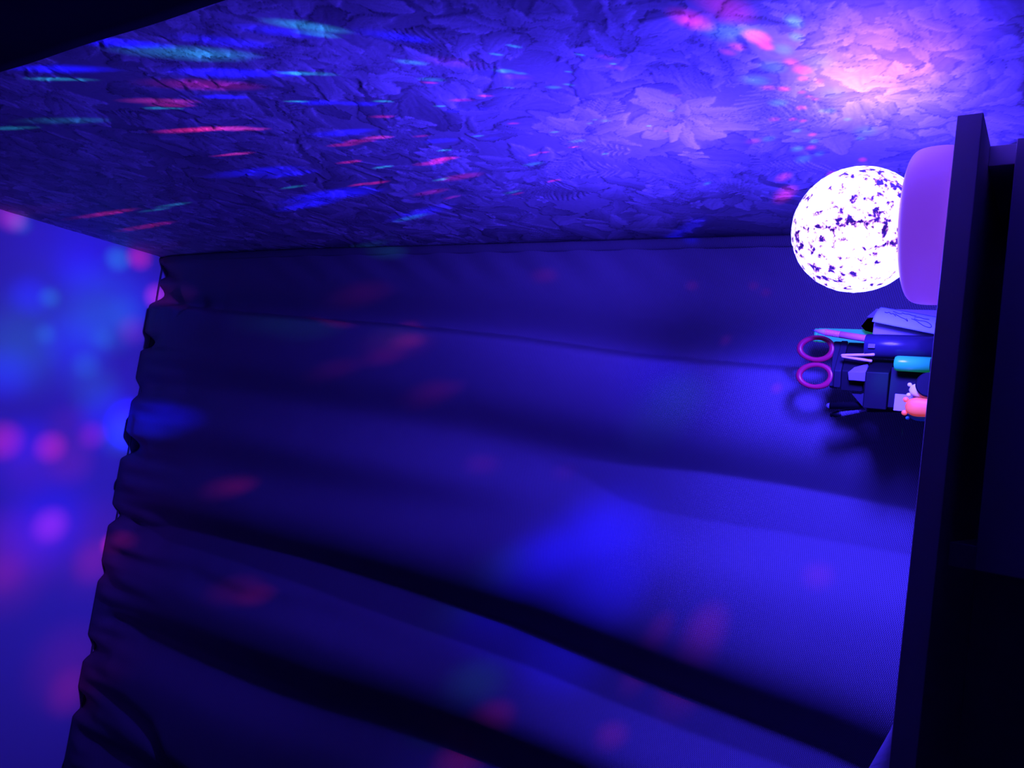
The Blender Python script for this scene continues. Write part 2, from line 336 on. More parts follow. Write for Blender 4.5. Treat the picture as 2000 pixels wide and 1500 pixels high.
def lathe_along(bm, p0, p1, prof, seg=24, cap0=True, cap1=True):
    """profile [(fraction along, radius)] turned about the line p0-p1"""
    p0, p1 = Vector(p0), Vector(p1); d = p1 - p0; q = d.normalized().to_track_quat('Z', 'Y')
    rings = []
    for t, r in prof:
        c = p0 + d * t
        rings.append([bm.verts.new(c + q @ Vector((math.cos(2 * PI * k / seg) * r, math.sin(2 * PI * k / seg) * r, 0))) for k in range(seg)])
    for a, b in zip(rings, rings[1:]):
        for k in range(seg):
            bm.faces.new((a[k], a[(k + 1) % seg], b[(k + 1) % seg], b[k]))
    if cap0: bm.faces.new(rings[0][::-1])
    if cap1: bm.faces.new(rings[-1])
def tube(bm, pts, r, seg=10, closed=False, flat=1.0, flat_axis=None):
    pts = [Vector(p) for p in pts]; n = len(pts); rings = []
    up = Vector((0.123, 0.97, .2)).normalized() if flat_axis is None else Vector(flat_axis).normalized()
    for i, p in enumerate(pts):
        a = pts[(i - 1) % n] if closed or i > 0 else p; b = pts[(i + 1) % n] if closed or i < n - 1 else p
        t = (b - a).normalized(); s = t.cross(up).normalized(); u = s.cross(t)
        rr = r[i] if isinstance(r, (list, tuple)) else r
        rings.append([bm.verts.new(p + s * math.cos(2 * PI * k / seg) * rr + u * math.sin(2 * PI * k / seg) * rr * flat) for k in range(seg)])
    m = n if closed else n - 1
    for i in range(m):
        A, B = rings[i], rings[(i + 1) % n]
        for k in range(seg): bm.faces.new((A[k], A[(k + 1) % seg], B[(k + 1) % seg], B[k]))
    if not closed: bm.faces.new(rings[0][::-1]); bm.faces.new(rings[-1])
def grid_mesh(name, P, uv=None, attr=None, flip=False):
    ny, nx = P.shape[:2]
    me = bpy.data.meshes.new(name)
    V = P.reshape(-1, 3)
    idx = np.arange(ny * nx).reshape(ny, nx)
    q = np.stack([idx[:-1, :-1], idx[:-1, 1:], idx[1:, 1:], idx[1:, :-1]], -1).reshape(-1, 4)
    if flip: q = q[:, ::-1]
    me.vertices.add(len(V)); me.vertices.foreach_set('co', V.astype(np.float32).ravel())
    me.loops.add(q.size); me.loops.foreach_set('vertex_index', q.ravel().astype(np.int32))
    me.polygons.add(len(q)); me.polygons.foreach_set('loop_start', np.arange(0, q.size, 4, dtype=np.int32))
    me.polygons.foreach_set('use_smooth', np.ones(len(q), dtype=bool))
    if uv is not None:
        l = me.uv_layers.new(name='UVMap'); l.data.foreach_set('uv', uv.reshape(-1, 2)[q.ravel()].astype(np.float32).ravel())
    if attr is not None:
        a = me.color_attributes.new('tint', 'FLOAT_COLOR', 'POINT'); a.data.foreach_set('color', attr.reshape(-1, 4).astype(np.float32).ravel())
    me.update(calc_edges=True)
    return me

# ------------------------------------------------------------------ room shell
XL, YB = -2.4, -2.3
def slab(name, x0, x1, y0, y1, z0, z1, m):
    bm = bmesh.new(); bx(bm, x0, x1, y0, y1, z0, z1)
    o = put(name, bm, m, smooth=False); tag(o, kind='structure'); return o
slab('floor', XL, WX + .08, YB, BY + .08, -.05, 0, 'floor')
slab('ceiling', XL, WX + .08, YB, BY + .08, CZ, CZ + .05, 'ceiling')
slab('wall_back', XL, WX + .08, BY, BY + .08, 0, CZ, 'plain')
slab('wall_left', XL - .08, XL, YB, BY + .08, 0, CZ, 'plain')
slab('wall_front', XL, WX + .08, YB - .08, YB, 0, CZ, 'plain')

# ------------------------------------------------------------------ papered wall
def wallpaper():
    # finer rows and columns beside the lamp, coarser up by the ceiling
    ys = np.concatenate([np.linspace(YB, .12, 30)[:-1], np.arange(.12, BY, .0016), [BY]])
    zl = [H + .02]; 
    while zl[-1] < CZ:
        h = zl[-1] - (H + .1); zl.append(zl[-1] + .0014 + .0016 * max(0, min(1, h / 1.2)))
    zs = np.concatenate([np.linspace(0, H + .02, 14)[:-1], np.array(zl[:-1]), [CZ]])
    Y, Z = np.meshgrid(ys, zs)
    hgt = np.zeros_like(Y); tint = np.full_like(Y, .42); edge = np.zeros_like(Y)
    YW = Y + .008 * np.sin(Z * 41 + 2.2 * np.sin(Y * 27 + 1)) + .0015 * np.sin(Z * 120 + 2 * np.sin(Y * 70))
    ZW = Z + .008 * np.sin(Y * 37 + 2.4 * np.sin(Z * 23)) + .0015 * np.sin(Y * 130 + 2 * np.sin(Z * 80))
    def petal(cy, cz, ang, ln, wd, base, curl=0., ribs=6, lift=.8):
        L_ = max(ln, wd) * 1.1 + .016
        i0, i1 = np.searchsorted(zs, [cz - L_, cz + L_]); j0, j1 = np.searchsorted(ys, [cy - L_, cy + L_])
        if i1 <= i0 or j1 <= j0: return
        yy = YW[i0:i1, j0:j1] - cy; zz = ZW[i0:i1, j0:j1] - cz
        ca, sa = math.cos(ang), math.sin(ang)
        s = (yy * ca + zz * sa) / ln; t = (-yy * sa + zz * ca)
        t = t - curl * ln * (s * s) 
        ss = np.clip(s, 0, 1)
        wob = 1 + .10 * np.sin(s * 23 + cy * 300) + .06 * np.sin(s * 51 + cz * 200)
        prof = wd * np.sin(PI * ss ** .72) ** .65 * wob + 1e-6
        q = t / prof
        inside = (s > 0.01) & (s < .995) & (np.abs(q) < 1)
        if not inside.any(): return
        dome = np.sqrt(np.clip(1 - q * q, 0, 1))
        rib = np.cos(q * PI * ribs * .5) * .5 + .5
        vein = np.exp(-(q / .07) ** 2)
        strokes = .5 + .5 * np.sin(q * 17 + s * 5 + np.sin(s * 9) * 1.3)
        h = lift * (.35 + .65 * dome) * (.35 + .65 * ss) + .18 * strokes * dome - .15 * vein
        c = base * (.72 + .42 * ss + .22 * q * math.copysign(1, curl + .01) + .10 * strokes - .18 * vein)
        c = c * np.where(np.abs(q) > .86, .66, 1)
        H_ = hgt[i0:i1, j0:j1]; T_ = tint[i0:i1, j0:j1]
        H_[inside] = (H_[inside] * .25 + h[inside]); T_[inside] = c[inside]
    def flower(cy, cz, R, n, base, layers=2):
        a0 = random.uniform(0, 6.28)
        for L_ in range(layers):
            r = R * (1 - .32 * L_)
            for k in range(n):
                a = a0 + 2 * PI * (k + .5 * L_) / n + random.uniform(-.14, .14)
                petal(cy, cz, a, r * random.uniform(.85, 1.1), r * random.uniform(.22, .36), base * random.uniform(.85, 1.15) * (1 - .08 * L_), random.uniform(-.3, .3), random.choice((4, 6, 8)))
        for k in range(7):
            a = random.uniform(0, 6.28); petal(cy + math.cos(a) * R * .04, cz + math.sin(a) * R * .04, a, R * .14, R * .05, base * .55, 0, 2)
    def spray(cy, cz, a, L_, base):
        # fern-like leaf of many narrow leaflets
        n = int(L_ / .006)
        for k in range(n):
            f = k / n; sy, sz = cy + math.cos(a) * L_ * f, cz + math.sin(a) * L_ * f
            for sgn in (-1, 1):
                petal(sy, sz, a + sgn * (1.0 - .5 * f), L_ * .32 * math.sin(PI * (.15 + .8 * f)) + .004, .0024, base * random.uniform(.85, 1.15), sgn * .2, 2)
        a += .3
    y0, y1, z0, z1 = .14, BY, H + .04, CZ
    def rnd(): return random.uniform(y0, y1), random.uniform(z0, z1)
    for _ in range(1100):                      # ground of leaves and curls
        cy, cz = rnd(); petal(cy, cz, random.uniform(0, 6.28), random.uniform(.03, .10), random.uniform(.009, .024), random.uniform(.32, .52), random.uniform(-.6, .6), random.choice((4, 6, 9)))
    for _ in range(60):
        cy, cz = rnd(); spray(cy, cz, random.uniform(0, 6.28), random.uniform(.05, .11), random.uniform(.35, .55))
    for _ in range(120):                       # blossoms
        cy, cz = rnd(); flower(cy, cz, random.uniform(.032, .075), random.choice((5, 6, 7, 9)), random.uniform(.48, .68), random.choice((1, 2, 2, 3)))
    for _ in range(130):                       # small round blossoms and buds
        cy, cz = rnd(); R = random.uniform(.008, .018)
        for k in range(5): petal(cy, cz, k * 1.257 + random.uniform(-.2, .2), R, R * .42, random.uniform(.55, .75), .1, 2)
    for (px, py, R, n) in [(1330, 235, .062, 9), (1150, 250, .05, 7), (720, 130, .055, 6), (990, 60, .06, 7), (540, 110, .05, 8), (1640, 60, .03, 6), (1790, 70, .028, 5), (1760, 150, .028, 5), (1830, 165, .026, 5),
                           (1420, 120, .035, 7), (1880, 40, .03, 5), (430, 60, .05, 7), (850, 150, .055, 7), (1230, 90, .05, 8), (1560, 20, .03, 7), (1920, 120, .035, 6)]:
        p = at_x(px, py); flower(p.y, p.z, R, n, .66, 2)
    for (px, py, a) in [(1480, 380, 2.4), (1200, 330, 1.9), (1250, 300, 2.2), (1600, 230, 2.0), (1540, 160, .8), (1650, 330, 1.7), (1100, 300, .6)]:
        p = at_x(px, py); spray(p.y, p.z, a, .08, .6)
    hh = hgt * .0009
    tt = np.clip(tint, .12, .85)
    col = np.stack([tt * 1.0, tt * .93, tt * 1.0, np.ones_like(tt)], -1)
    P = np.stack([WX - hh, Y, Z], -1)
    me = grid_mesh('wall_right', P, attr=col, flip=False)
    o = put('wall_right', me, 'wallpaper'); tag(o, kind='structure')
    bm = bmesh.new(); bx(bm, WX + .003, WX + .08, YB, BY, 0, CZ)   # masonry behind the paper
    o2 = put('wall_right', bm, 'plain', smooth=False); tag(o2, kind='structure')
wallpaper()

# ------------------------------------------------------------------ curtain
GAPS = [(318, 513, .010, .022), (312, 549, .030, .026), (305, 588, .032, .03), (282, 682, .030, .022), (262, 775, .016, .026), (250, 882, .038, .030),
        (212, 1015, .022, .024), (186, 1125, .012, .022), (168, 1272, .024, .028), (153, 1375, .022, .03)]
# crease lines followed down the cloth in the photo: (points, depth, width on the lamp side, width on the far side)
FOLDS = [
    ([(310, 585), (420, 600), (600, 615), (800, 630), (1000, 650), (1250, 685), (1500, 705)], .042, .048, .010),
    ([(360, 640), (600, 655), (850, 675), (1100, 720), (1400, 750)], -.006, .03, .04),
    ([(270, 745), (450, 770), (650, 805), (900, 850), (1200, 925), (1500, 975), (1820, 1040)], .050, .055, .055),
    ([(235, 900), (400, 905), (600, 945), (850, 985), (1100, 1010), (1350, 1010)], .020, .05, .05),
    ([(215, 1015), (400, 1072), (600, 1135), (800, 1205), (1000, 1275), (1300, 1400), (1600, 1515), (1760, 1590)], .060, .060, .050),
    ([(190, 1085), (350, 1120), (450, 1165), (600, 1200)], .016, .022, .025),
    ([(165, 1210), (300, 1265), (450, 1330), (600, 1385), (750, 1430), (900, 1485), (1100, 1570)], .050, .05, .045),
    ([(150, 1330), (240, 1380), (300, 1430), (330, 1500)], .022, .02, .02),
    ([(130, 1420), (250, 1490), (350, 1540)], .03, .03, .03)]
def curtain():
    xs = np.concatenate([np.arange(-1.35, .30, .0032)]); nx = len(xs)
    nz = 420
    ztop = np.full(nx, CZ - .0015); gy = np.zeros(nx)
    for (px, py, dep, wd) in GAPS:
        xg = at_z(px, py).x
        u = np.clip(np.abs(xs - xg) / (wd * 1.15), 0, 1)
        ztop -= .10 * dep * (.5 + .5 * np.cos(PI * u)) ** .8
        gy += dep * 1.05 * (.5 + .5 * np.cos(PI * u)) ** .8
    v = np.linspace(0, 1, nz) ** .9
    # right edge of the cloth hangs a little off the wall
    ed = [at_y(a, b, CY) for a, b in [(310, 500), (600, 493), (850, 488), (1100, 481), (1550, 468)]]
    ez = np.array([e.z for e in ed][::-1]); ex = np.array([min(e.x, WX - .003) for e in ed][::-1])
    zz = .04 + (ztop[None, :] - .04) * v[:, None]
    zb = zz.copy()
    edge = np.interp(zb, ez, ex, left=ex[0])
    f = (xs - xs[0]) / (xs[-1] - xs[0])
    X = xs[0] + (edge - xs[0]) * f[None, :]
    D = np.zeros_like(X)
    for pts, dep, wr, wl in FOLDS:
        W_ = [at_y(a, b, CY) for a, b in pts]
        W_.sort(key=lambda p: p.z)
        fz = np.array([p.z for p in W_]); fx = np.array([p.x for p in W_])
        cx = np.interp(zb, fz, fx)
        lo, hi = fz[0], fz[-1]
        below = np.clip((lo - zb) / .35, 0, 1)
        amp = dep * (1 - below * .7) * np.clip((CZ - zb + .12) / .3, .35, 1)
        if hi < CZ - .35: amp = amp * np.clip((hi + .12 - zb) / .25, 0, 1)
        dx = X - cx
        sg = np.where(dx > 0, wr, wl)
        D += amp * np.exp(-(dx / sg) ** 2)
    # gathers under the heading tape
    top = np.clip(1 - (CZ - zb) / .30, 0, 1) ** 1.5
    gat = np.zeros_like(X)
    for (px, py, dep, wd) in GAPS:
        xg = at_z(px, py).x
        gat += (dep * .55) * np.exp(-((X - xg) / (wd * .55)) ** 2)
    gat += .006 * np.sin(X * 95 + 1.3 * np.sin(zb * 9)) + .004 * np.sin(X * 171 + zb * 7)
    D += gat * top
    seat = np.clip((CZ - zb) / .07, 0, 1); seat = seat * seat * (3 - 2 * seat)
    # soft broad sway and small creases by the hem
    D += .008 * np.sin(X * 6.0 + zb * 1.7 + .6) + .0025 * np.sin(X * 19 - zb * 4)
    hemd = edge - X
    D += .0013 * np.exp(-((hemd - .03) / .03) ** 2) * np.sin((zb * 62 + hemd * 95) + 2.5 * np.sin(zb * 5)) * np.clip((CZ - .25 - zb) / .3, 0, 1)
    tw = np.exp(-((zb - (CZ - .16)) / .09) ** 2) * np.exp(-((X - at_y(330, 620, CY).x) / .05) ** 2)
    D += .007 * tw * np.sin((X * 34 + zb * 55))
    D += np.clip(-.003 - D, 0, .03) * np.clip((zb - CZ + .35) / .1, 0, 1)
    D = D * seat + .012 * (1 - seat)      # the heading is held straight along the ceiling
    Yc = CY - .012 + D + gy[None, :] * np.clip(1 - (CZ - zb) / .11, 0, 1)
    Yc = np.minimum(Yc, BY - .006)
    Yc = np.where(zb > CZ - .05, np.minimum(Yc, BY - .008), Yc)
    P = np.stack([X, Yc, zz], -1)
    du = np.sqrt(np.diff(X, axis=1) ** 2 + np.diff(Yc, axis=1) ** 2)
    U = np.concatenate([np.zeros((X.shape[0], 1)), np.cumsum(du, 1)], 1)
    U = U[0:1, :] * .5 + U * .5
    uv = np.stack([np.broadcast_to(U, X.shape), zz], -1)
    root = empty('curtain', (-.5, CY, .04))
    tag(root, 'dark woven curtain in deep folds hanging from ceiling to floor beside the papered wall', 'curtain')
    o = put('curtain_panel', grid_mesh('curtain_panel', P, uv=uv), 'curtain', root)
    so = o.modifiers.new('thickness', 'SOLIDIFY'); so.thickness = .0012; so.offset = 1
    # stitched hem down the free edge
    k = 6
    e = P[:, -1, :]
    n = e.shape[0]
    off = np.linspace(-.014, .001, k)
    HP = np.zeros((n, k, 3)); HP[:, :, 0] = e[:, None, 0] + off[None, :]
    prof = np.array([.0000, -.0022, -.0028, -.0028, -.0022, .0004])
    HP[:, :, 1] = e[:, None, 1] + prof[None, :] - .0005; HP[:, :, 2] = e[:, None, 2]
    m = np.array([.2 < q < .99 for q in v]); HP = HP[m]
    uvh = np.stack([np.broadcast_to(off[None, :], HP.shape[:2]), HP[:, :, 2]], -1)
    h = put('side_hem', grid_mesh('side_hem', HP, uv=uvh), 'hem', root)
    so = h.modifiers.new('thickness', 'SOLIDIFY'); so.thickness = .001; so.offset = 1
    # heading cord seen across the gaps
    bm = bmesh.new()
    pts = [Vector((x, CY + .013 + .001 * math.sin(x * 17), CZ - .006)) for x in np.linspace(-1.9, WX - .001, 60)]
    tube(bm, pts, .0014, 8)
    wr = put('curtain_wire', bm, 'cable')
    tag(wr, 'thin dark curtain wire just under the ceiling, seen through gaps above the woven curtain', 'wire')
curtain()

# dark drape at the near end of the papered wall
def drape():
    a, b = at_x(440, 0, WX - .02), at_x(0, 140, WX - .02)
    nz, ns = 120, 90
    z = np.linspace(.03, CZ - .01, nz); s = np.linspace(0, 1, ns)
    ye = np.interp(z, [a.z, b.z], [a.y, b.y]) 
    sl = (b.y - a.y) / (b.z - a.z)
    ye = a.y + (z - a.z) * sl * np.where(z < a.z, .6, 1)
    ye = ye + .0006 * np.sin(z * 30)
    S, Zz = np.meshgrid(s, z)
    Yd = ye[:, None] - S * 1.0
    Xd = WX - .020 - .008 * (1 - np.cos(S * 30 + .7 * np.sin(Zz * 1.6))) * np.clip(S * 8, 0, 1)
    o = put('dark_curtain', grid_mesh('dark_curtain', np.stack([Xd, Yd, Zz], -1)), 'dark_fabric')
    so = o.modifiers.new('thickness', 'SOLIDIFY'); so.thickness = .0015; so.offset = 0
    tag(o, 'nearly black drape over the near end of the papered wall, in the dark photo corner', 'drape')
drape()

# ------------------------------------------------------------------ desk
TH = .0157
R_END = at_y(1870, 225, DY)     # right front top corner of the top
root = empty('desk', (-.3, .75, 0))
tag(root, 'pale laminate desk with a shallow drawer, standing in front of the dark woven curtain', 'desk')
bm = bmesh.new(); bx(bm, -1.05, R_END.x, DY, .908, DZ - TH, DZ); put('desktop', bm, 'desk', root, False, .0008)
pr = at_y(1985, 270, DY + .035)
xr = R_END.x - .004
SPY = DY + .052
# two upright sides under the top, with a drawer hung between them
xs1 = at_y(1930, 285, SPY).x; xs0 = at_y(1930, 325, SPY).x
bm = bmesh.new(); bx(bm, xs0, xs1, SPY, .87, 0, DZ - TH); put('side_panel', bm, 'desk', root, False, .0008)
xl1 = at_y(1880, 1062, SPY).x; xl0 = at_y(1880, 1110, SPY).x
bm = bmesh.new(); bx(bm, xl0, xl1, SPY, .87, 0, DZ - TH); put('side_panel', bm, 'desk', root, False, .0008)
zt = at_y(1984, 300, SPY - .016).z
dr = None
bm = bmesh.new()
fx1 = at_y(1990, 270, SPY - .017).x; fx0 = at_y(1900, 1113, SPY - .017).x
bx(bm, fx0, fx1, SPY - .0175, SPY - .0015, zt - .15, zt)
d = put('drawer_front', bm, 'desk', root, False, .0008)
bm = bmesh.new(); tube(bm, [Vector(((fx0 + fx1) / 2 + t * .05, SPY - .030 + abs(t) ** 6 * .012, zt - .075)) for t in np.linspace(-1, 1, 13)], .004, 10)
o = put('handle', bm, 'charcoal'); o.parent = d; 
o.matrix_parent_inverse = Matrix.Identity(4)
bm = bmesh.new(); bx(bm, xl1 + .002, xs0 - .002, SPY + .001, .86, zt - .145, zt - .135)
bx(bm, xl1 + .002, xl1 + .012, SPY + .001, .86, zt - .135, zt - .03); bx(bm, xs0 - .012, xs0 - .002, SPY + .001, .86, zt - .135, zt - .03)
bx(bm, xl1 + .012, xs0 - .012, .85, .86, zt - .135, zt - .03)
put('drawer_box', bm, 'desk', root, False)
bm = bmesh.new(); bx(bm, -1.03, -1.012, SPY, .87, 0, DZ - TH); put('side_panel', bm, 'desk', root, False, .0008)
bm = bmesh.new(); bx(bm, -1.012, xl0, .83, .848, .25, DZ - TH); put('back_rail', bm, 'desk', root, False, .0008)

# ------------------------------------------------------------------ lamp
def lamp():
    root = empty('projector_lamp', (LAMP.x, LAMP.y, DZ))
    tag(root, 'glowing crystal-ball party lamp with a round white base on the desk by the wall', 'lamp')
    z0 = DZ; c = LAMP
    prof = []
    bh = (c.z - .0389) - DZ          # height of the base's shoulder above the desk
    R0 = .0594
    pts = [(0.0, z0 + .0005), (R0 - .004, z0 + .0005), (R0, z0 + .004), (R0 + .0006, z0 + bh * .5), (R0 - .0003, z0 + bh * .80), (R0 - .0030, z0 + bh * .93),
           (R0 - .0080, z0 + bh * .99), (R0 - .0165, z0 + bh), (R0 - .0195, z0 + bh - .002), (R0 - .021, z0 + bh - .008), (.0, z0 + bh - .010)]
    bm = bmesh.new(); seg = 72; rings = []
    for r, z in pts:
        rings.append([bm.verts.new((c.x + math.cos(2 * PI * k / seg) * r, c.y + math.sin(2 * PI * k / seg) * r, z)) for k in range(seg)] if r > 0 else [bm.verts.new((c.x, c.y, z))])
    for A, B in zip(rings, rings[1:]):
        for k in range(seg):
            f = [A[k % len(A)], A[(k + 1) % len(A)], B[(k + 1) % len(B)], B[k % len(B)]]
            u = []
            for v_ in f:
                if v_ not in u: u.append(v_)
            bm.faces.new(u)
    b = put('lamp_base', bm, 'lamp_plastic', root)
    b.modifiers.new('sub', 'SUBSURF').render_levels = 2
    # faceted ball
    bm = bmesh.new(); bmesh.ops.create_icosphere(bm, subdivisions=5, radius=1)
    for v_ in bm.verts:
        n = v_.co.normalized()
        a = math.atan2(n.y, n.x); e = math.asin(max(-1, min(1, n.z)))
        fac = .5 + .5 * math.cos(e * 34) * math.cos(a * 26 * max(.2, math.cos(e)))
        v_.co = n * (BR * (1 + .012 * fac)) + c
    dl = [v_ for v_ in bm.verts if v_.co.z < z0 + bh - .006]
    bmesh.ops.delete(bm, geom=dl, context='VERTS')
    o = put('crystal_ball', bm, 'ball', root)
    recalc_origin(o, c, root)
    # mains lead, over the desk's end and down beside the wall
    a = at_y(1922, 234, .66); 
    P0 = Vector((c.x + .035, c.y + .052, DZ + .008)); 
    pts = [P0, P0 + Vector((.018, .012, -.002)), Vector((R_END.x + .012, .745, DZ + .006)), Vector((R_END.x + .022, .70, DZ - .012)), Vector((R_END.x + .022, .668, DZ - .045)), Vector((R_END.x + .03, .63, DZ - .10)),
           Vector((R_END.x + .035, .60, DZ - .2)), Vector((R_END.x + .036, .60, .05))]
    bm = bmesh.new(); tube(bm, smooth_path(pts, 8), .0021, 10)
    put('power_cable', bm, 'cable', root)
def recalc_origin(o, c, root):
    o.data.transform(Matrix.Translation(-c)); o.matrix_parent_inverse = Matrix.Translation(-Vector(root.location)); o.location = c
def smooth_path(pts, n):
    pts = [Vector(p) for p in pts]; out = []
    for i in range(len(pts) - 1):
        p0 = pts[max(0, i - 1)]; p1 = pts[i]; p2 = pts[i + 1]; p3 = pts[min(len(pts) - 1, i + 2)]
        for k in range(n):
            t = k / n
            out.append(.5 * ((2 * p1) + (p2 - p0) * t + (2 * p0 - 5 * p1 + 4 * p2 - p3) * t * t + (3 * p1 - p0 - 3 * p2 + p3) * t ** 3))
    out.append(pts[-1]); return out
lamp()

# ------------------------------------------------------------------ things on the desk
def Q(px, py, y): return at_y(px, py, y)
def thing_on(name, label, cat, x, y, z=None, group=None):
    r = empty(name, (x, y, DZ if z is None else z)); tag(r, label, cat, group); return r
TRAY_Z = DZ + .022

# ---- black organiser: low tray with a tall block, a round cup and a slanted flap
OX1 = Q(1830, 602, .8).x; OX0 = Q(1815, 822, .8136).x
OY0, OY1 = .797, .904
org = thing_on('desk_organizer', 'black desk organizer with a tall block and round navy cup, holding the scissors and pens', 'organizer', (OX0 + OX1) / 2, .8568)
bm = bmesh.new()
bx(bm, OX0, OX1, OY0, OY1, DZ + .0002, TRAY_Z)
for a in ((OX0, OX1, OY0, OY0 + .002), (OX0, OX1, OY1 - .002, OY1), (OX0, OX0 + .002, OY0 + .002, OY1 - .002), (OX1 - .002, OX1, OY0 + .002, OY1 - .002)):
    bx(bm, *a, TRAY_Z, DZ + .0265)
put('tray', bm, 'black', org, False, .0004)
def prism(bm, base, z0, z1, top=None):
    top = top or base
    A = [bm.verts.new((x, y, z0)) for x, y in base]; B = [bm.verts.new((x, y, z1)) for x, y in top]
    n = len(A)
    for k in range(n): bm.faces.new((A[k], A[(k + 1) % n], B[(k + 1) % n], B[k]))
    bm.faces.new(A[::-1]); bm.faces.new(B)
# tall block: lit side towards the lamp, dark front
def corner_block(bm, px0, px1, yr, ym, yl, Y, depth_r, pt0=None):
    """upright block standing corner-on: right side spans photo y yr..ym, front spans ym..yl"""
    zt = Q(px0, ym, Y).z; zb = Q(px1, ym, Y).z
    c = Q((px0 + px1) / 2, ym, Y); r = Q((px0 + px1) / 2, yr, Y + depth_r); l = Q((px0 + px1) / 2, yl, Y + .004)
    r2 = (r.x, Y + depth_r); l2 = (l.x, Y + .004); k = (l.x + r.x - c.x, Y + depth_r + .004)
    prism(bm, [(c.x, Y), r2, k, l2], zb, zt)
    return c, r, l, zb, zt
bm = bmesh.new(); corner_block(bm, 1690, 1737, 703, 727, 800, .8244, .024)
put('upper_block', bm, 'black', org, False, .0012, 3)
bm = bmesh.new()
b0 = Q(1737, 716, .8294); b1 = Q(1737, 796, .8294)
bx(bm, b1.x, b0.x, .8302, .8438, TRAY_Z, Q(1737, 760, .8294).z + .0005)
put('lower_column', bm, 'black', org, False, .0008)
# slanted flap behind the block
bm = bmesh.new()
A, B, C_ = Q(1662, 768, .8496), Q(1694, 805, .8496), Q(1694, 768, .8496)
D_, E_ = Q(1800, 805, .8496), Q(1800, 768, .8496)
for dy in (0, .002): pass
fr = [bm.verts.new(p) for p in (A, C_, E_, D_, B)]; bk = [bm.verts.new(p + Vector((0, .0025, 0))) for p in (A, C_, E_, D_, B)]
bm.faces.new(fr); bm.faces.new(bk[::-1])
for k in range(5): bm.faces.new((fr[k], fr[(k + 1) % 5], bk[(k + 1) % 5], bk[k]))
put('back_flap', bm, 'charcoal', org, False, .0003)
# round cup
CUPY = .8366
ca, cb = Q(1692, 678, CUPY), Q(1830, 678, CUPY)
cup_r = abs(Q(1760, 655, CUPY).x - Q(1760, 702, CUPY).x) / 2
cx = Q(1760, 678, CUPY).x
bm = bmesh.new()
lathe_along(bm, (cx, CUPY, TRAY_Z), (cx, CUPY, ca.z), [(0, cup_r), (.99, cup_r), (1, cup_r - .0003), (1, cup_r - .0014), (.985, cup_r - .0016), (.1, cup_r - .0016), (.1, 0.0004)], 40)
put('round_cup', bm, 'navy', org)
bm = bmesh.new()
cl = Q(1702, 676, CUPY - cup_r); bx(bm, cl.x - .0022, cl.x + .0022, CUPY - cup_r - .0016, CUPY - cup_r + .0008, cl.z - .0035, cl.z + .003)
put('cup_clip', bm, 'clear', org, False, .0004)

# ---- pink pencil in the cup
def stick(p0, p1, base_z):
    """line through p0 (tip) and p1 carried on down to base_z"""
    d = p0 - p1; t = (p1.z - base_z) / d.z
    return p0, p1 - d * t
tip = Q(1587, 645, .841); mid = Q(1690, 661, .8395)
p0, p1 = tip, None
d = (tip - mid).normalized()
p1 = mid - d * .030
L_ = (p0 - p1).length
r = thing_on('pencil', 'pink pencil with a pale lilac tip and ribbed grip leaning in the navy cup', 'pencil', p1.x, p1.y, p1.z)
def seg(name, m, a, b, prof, parent, s=24):
    bm = bmesh.new(); lathe_along(bm, p0.lerp(p1, a / L_), p0.lerp(p1, b / L_), prof, s); return put(name, bm, m, parent)
seg('lead', 'ink', -.0022, .0022, [(0, .0004), (1, .0010)], r, 10)
seg('tip', 'lilac', .002, .0142, [(0, .0010), (.5, .0024), (.97, .0036), (1, .0034)], r)
pr = []
for k in range(9): pr += [(k / 9, .0036), ((k + .55) / 9, .0036), ((k + .7) / 9, .0031), ((k + .9) / 9, .0031)]
pr += [(1, .0036)]
seg('grip', 'pink', .0142, .029, pr, r)
seg('barrel', 'pink', .029, L_, [(0, .0036), (1, .0036)], r)

# ---- scissors
SY = .8604
sc = thing_on('scissors', 'scissors with two red ring handles standing in the black organizer', 'scissors', Q(1600, 707, SY).x, SY, TRAY_Z)
def ring(cx_, cy_, a, b, skew):
    pts = []
    for k in range(48):
        t = 2 * PI * k / 48
        u, v_ = math.cos(t) * a, math.sin(t) * b * (1 + skew * math.cos(t))
        p = Q(cx_ + u, cy_ + v_, SY); pts.append(p)
    bm = bmesh.new(); tube(bm, pts, [.0026 + .0009 * math.cos(2 * PI * k / 48 - .3) ** 2 for k in range(48)], 14, True, .8, (0, 1, 0))
    put('handle_ring', bm, 'red', sc)
ring(1594, 681, 32, 21.5, .08); ring(1592, 734, 31.5, 21.5, .05)
bm = bmesh.new()
prism(bm, [(Q(1630, 755, SY).x, SY - .002), (Q(1630, 758, SY).x, SY + .003), (Q(1630, 665, SY).x, SY + .004), (Q(1630, 668, SY).x, SY - .002)], Q(1640, 700, SY).z, Q(1626, 700, SY).z)
put('shank', bm, 'charcoal', sc, False, .0008)
bm = bmesh.new()
zb = Q(1640, 700, SY).z
xa = Q(1640, 707, SY).x
prism(bm, [(xa - .0012, SY), (xa + .0012, SY), (xa + .0012, SY + .0022), (xa - .0012, SY + .0022)], TRAY_Z + .0005, zb, [(xa - .008, SY), (xa + .008, SY), (xa + .008, SY + .0022), (xa - .008, SY + .0022)])
put('blades', bm, 'clear', sc, False)

